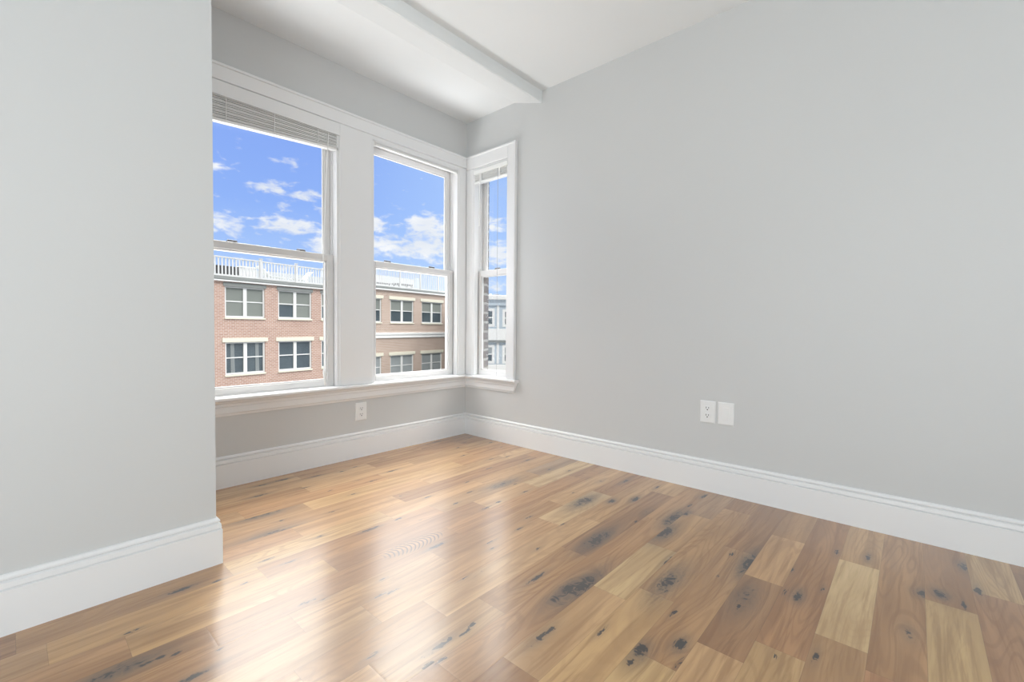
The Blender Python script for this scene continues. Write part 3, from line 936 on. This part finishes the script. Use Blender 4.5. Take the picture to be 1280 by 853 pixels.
def railing(parent, s0, s1, z0, z1, posts, step, zpost, dback=.12, bal=.026):
    ps = [s0] + posts + [s1]
    for p in posts:
        m_ = MB(fB)
        m_.box(p - .05, p + .05, dback - .04, dback + .05, z0, zpost)
        m_.box(p - .065, p + .065, dback - .055, dback + .065, zpost, zpost + .03)
        build_rot(m_, 'railing_post', M['railing'], parent)
    for a, c_ in zip(ps[:-1], ps[1:]):
        m_ = MB(fB)
        m_.box(a, c_, dback - .03, dback + .03, z1 - .05, z1)
        m_.box(a, c_, dback - .02, dback + .02, z0 + .03, z0 + .09)
        k = int(round((c_ - a) / step))
        for i in range(k):
            x = a + (i + .5) * (c_ - a) / k
            m_.box(x - bal, x + bal, dback - .015, dback + .015, z0 + .08, z1 - .04)
        build_rot(m_, 'railing_panel', M['railing'], parent)


# red brick block
red = tag(empty('brick_building', fB((0, 0, GROUND))), 'red brick building across the street with white roof deck railing', 'building')
hol = []
for s0, s1 in ((-6.2, -4.55), (-3.95, -2.3), (-1.71, -.06), (.54, 2.2), (2.72, 4.2)):
    hol.append(facade_window(red, s0, s1, 1.21, 2.50, 'shade', True, .16, .06, M['edge_and_lintel_shade']))  # these lintels get a dark colour for the shade under the fascia
    hol.append(facade_window(red, s0, s1, -3.59, -2.23, 'blind', True, .18, .11))
    hol.append(facade_window(red, s0, s1, -1.19, .17, 'none' if s0 > .3 else 'curtain', True, .18, .11))
SPL = 4.62
build_rot(MB(fB).holed(-9, SPL, GROUND, 2.70, 0, .25, hol), 'brick_wall', M['brick_red'], red)
build_rot(MB(fB).box(-9, SPL, .26, 7, GROUND, 2.6), 'building_core', M['dark'], red)
build_rot(MB(fB).box(-9, SPL, -.10, 7, 2.685, 2.76, bev=.01), 'white_fascia', M['white_ext'], red)
build_rot(MB(fB).box(-9, SPL, -.115, 7, 2.765, 2.91, bev=.01), 'roof_edge', M['edge_and_lintel_shade'], red)
railing(red, -8.4, SPL, 2.90, 3.72, [-6.76, -5.11, -3.46, -.16, 1.49, 3.14], .135, 3.79)
build_rot(MB(fB).box(-9, SPL, 2.6, 2.7, 2.90, 3.60), 'deck_screen', M['screen'], red)

# tan brick block beside it
tan = tag(empty('brick_building', fB((8, 0, GROUND))), 'tan brick building with white stone belt course and roof terrace', 'building')
hol = []
for s0, s1 in ((4.72, 6.53), (7.18, 9.04), (9.73, 11.64)):
    hol.append(facade_window(tan, s0, s1, 1.12, 2.46, 'half', True, .19, .12))
    hol.append(facade_window(tan, s0, s1, -4.6, -3.2, 'half', True, .19, .12))
    hol.append(facade_window(tan, s0, s1, -2.10, -.80, 'blind', True, .19, .12))
build_rot(MB(fB).holed(SPL, 12.3, GROUND, 2.97, 0, .25, hol), 'brick_wall', M['brick_tan'], tan)
build_rot(MB(fB).box(SPL, 12.3, .26, 7, GROUND, 2.9), 'building_core', M['dark'], tan)
bc = MB(fB)
bc.box(SPL, 12.34, -.06, .1, .40, .54, bev=.01)
bc.box(SPL, 12.33, -.03, .1, .33, .40)
bc.box(SPL, 12.34, -.05, .1, .22, .33, bev=.01)
build_rot(bc, 'belt_course', M['white_ext'], tan)
build_rot(MB(fB).box(SPL, 12.36, -.10, 7, 2.95, 3.05, bev=.01), 'white_fascia', M['white_ext'], tan)
build_rot(MB(fB).box(SPL, 12.3, -.115, 7, 3.055, 3.17, bev=.01), 'roof_edge', M['edge_and_lintel_shade'], tan)
railing(tan, SPL, 12.3, 3.17, 4.26, [6.2, 8.05, 9.75, 11.4], .125, 4.33, bal=.019)
build_rot(MB(fB).box(SPL, 12.3, 2.6, 2.7, 3.17, 4.15), 'deck_screen', M['railing'], tan)
pt = MB(fB)
pt.box(10.75, 11.35, 1.6, 1.66, 3.17, 4.12)
pt.box(10.85, 11.25, 1.58, 1.62, 3.27, 4.02)
build_rot(pt, 'terrace_door', M['clapboard'], tan)


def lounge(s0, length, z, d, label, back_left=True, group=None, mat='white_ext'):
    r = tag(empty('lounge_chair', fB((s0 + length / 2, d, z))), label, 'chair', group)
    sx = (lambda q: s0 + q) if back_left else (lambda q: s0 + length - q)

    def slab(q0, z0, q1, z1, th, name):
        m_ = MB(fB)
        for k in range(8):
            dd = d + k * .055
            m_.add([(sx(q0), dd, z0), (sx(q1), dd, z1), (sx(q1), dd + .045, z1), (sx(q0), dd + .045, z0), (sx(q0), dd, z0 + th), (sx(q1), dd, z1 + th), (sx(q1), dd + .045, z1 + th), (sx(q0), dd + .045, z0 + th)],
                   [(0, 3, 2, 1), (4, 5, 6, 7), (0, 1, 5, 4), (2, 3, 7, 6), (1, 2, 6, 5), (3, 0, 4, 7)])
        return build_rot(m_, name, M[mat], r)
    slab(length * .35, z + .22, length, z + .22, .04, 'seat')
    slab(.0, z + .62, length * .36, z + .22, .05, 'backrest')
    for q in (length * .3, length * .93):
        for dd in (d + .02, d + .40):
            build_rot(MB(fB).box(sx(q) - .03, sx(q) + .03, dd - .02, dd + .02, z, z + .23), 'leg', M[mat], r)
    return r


r = tag(empty('planter_box', fB((-1.7, .5, 2.9))), 'long dark planter box behind the left end of the roof railing', 'planter')
pb = MB(fB)
pb.box(-2.9, -.97, .45, .85, 2.9, 3.36)
pb.box(-2.93, -.94, .42, .88, 3.34, 3.38)
build_rot(pb, 'box', M['planter'], r)
r = tag(empty('deck_storage_box', fB((-.55, .5, 2.9))), 'white storage box behind the roof railing beside the dark planter', 'storage box')
build_rot(MB(fB).box(-.90, -.22, .40, .80, 2.9, 3.38, bev=.01), 'body', M['white_ext'], r)
build_rot(MB(fB).box(-.92, -.20, .38, .82, 3.38, 3.43, bev=.01), 'lid', M['white_ext'], r)
lounge(.05, 1.25, 2.9, .5, 'white slatted lounge chair on the red brick roof, nearest the storage box')
lounge(1.6, 1.0, 2.9, .5, 'white slatted lounge chair at the right end of the red brick roof', False)
lounge(6.0, 1.7, 3.17, .5, 'slatted lounge chair on the tan brick building terrace, coloured dark for the shade under it', mat='planter')  # dark colour stands in for the shadow beneath the chair
r = tag(empty('patio_table', fB((8.75, .6, 3.17))), 'low dark table on the tan brick building terrace', 'table')
build_rot(MB(fB).box(8.1, 9.4, .4, .9, 3.42, 3.50, bev=.01), 'tabletop', M['planter'], r)
for q in (8.2, 9.3):
    for dd in (.45, .85):
        build_rot(MB(fB).box(q - .03, q + .03, dd - .03, dd + .03, 3.17, 3.43), 'leg', M['planter'], r)

# pale blue clapboard house seen through the narrow side window
HB = math.radians(46.4)
HX = Vector((math.cos(HB), -math.sin(HB), 0))
HY = Vector((math.sin(HB), math.cos(HB), 0))
HD = 36.0


def fH(p):
    """house frame: u to the right across the view, d further away, z"""
    q = HY * (HD + p[1]) + HX * p[0]
    return (q.x, q.y, p[2])


def hz(px):       # height on the house front for a pixel row of the photo
    return CAM_H + (409.6 - px) / FPX * HD


def hu(px):
    return (px - 622.3) / FPX * HD


house = tag(empty('clapboard_house', fH((0, 0, -9))), 'pale blue clapboard house with white trim seen through the narrow side window', 'building')


def hbuild(mb, name, mat, parent=house):
    return mb.build(name, mat, parent)


hwin = []
for (x0_, x1_, y0_, y1_, lk) in ((606.5, 616.8, 387, 407, 'dark'), (629.3, 639.5, 388, 407, 'dark'), (606.5, 616.8, 432.5, 453, 'pale'), (629.3, 639.5, 432.5, 453, 'pale'), (588, 598, 387, 407, 'dark'), (648, 658, 388, 407, 'dark')):
    ua, ub, za, zb = hu(x0_), hu(x1_), hz(y1_), hz(y0_)
    hwin.append((ua, ub, za, zb))
    m_ = MB(fH)
    b_ = .11
    m_.box(ua - .09, ua + b_, -.05, .08, za - .1, zb + .09)
    m_.box(ub - b_, ub + .09, -.05, .08, za - .1, zb + .09)
    m_.box(ua + b_ - .01, ub - b_ + .01, -.05, .08, za - .1, za + b_)
    m_.box(ua + b_ - .01, ub - b_ + .01, -.05, .08, zb - b_, zb + .09)
    zm = (za + zb) / 2
    m_.box(ua + b_ - .01, ub - b_ + .01, -.02, .08, zm - .04, zm + .04)
    w_ = hbuild(m_, 'window', M['white_ext'])
    hbuild(MB(fH).box(ua + b_, ub - b_, .03, .05, za + b_, zb - b_), 'pane', M['facade_glass'], w_)
    if lk == 'pale':
        hbuild(MB(fH).box(ua + b_, ub - b_, .0, .02, zm + .0, zb - b_), 'roller_shade', M['curtain'], w_)
hbuild(MB(fH).holed(hu(570), hu(676), -9, hz(378), 0, .3, hwin), 'clapboard_wall', M['clapboard'])
hbuild(MB(fH).box(hu(570), hu(676), .31, 8, -9, hz(379)), 'house_core', M['dark'])
hbuild(MB(fH).box(hu(621.0), hu(623.8), -.10, .1, hz(428), hz(382)), 'corner_board', M['white_ext'])
hbuild(MB(fH).box(hu(621.0), hu(623.8), -.10, .1, hz(454.5), hz(428.5)), 'corner_board', M['white_ext'])
hbuild(MB(fH).box(hu(569), hu(677), -.22, .2, hz(425.5), hz(411), bev=.02), 'belt_panel', M['white_ext'])
hbuild(MB(fH).box(hu(569), hu(677), -.30, .2, hz(428), hz(426), bev=.02), 'belt_ledge', M['edge_and_lintel_shade'])
hbuild(MB(fH).box(hu(569), hu(677), -.40, .2, -9, hz(455.5), bev=.02), 'porch_roof', M['white_ext'])
hbuild(MB(fH).box(hu(569), hu(677), -.18, 8, hz(382), hz(375)), 'frieze', M['clapboard'])
hbuild(MB(fH).box(hu(568), hu(678), -.45, 8, hz(375), hz(369.5), bev=.03), 'cornice', M['white_ext'])
hbuild(MB(fH).box(hu(611.5), hu(613.8), 2, 2.4, hz(370), hz(365)), 'chimney', M['white_ext'])
vp = MB(fH)
vp.box(hu(615.5), hu(623.5), 2.0, 2.3, hz(367), hz(365.2))
vp.box(hu(616), hu(617), 2.0, 2.2, hz(370), hz(366))
vp.box(hu(621), hu(622), 2.0, 2.2, hz(370), hz(366))
vp.box(hu(608.5), hu(610.5), 2.0, 2.2, hz(369.5), hz(364.5))
hbuild(vp, 'roof_vent', M['grey_vent'])

struct(MB().box(-60, 120, B + .5, 140, -9.3, -9.0).build('ground', M['asphalt']))
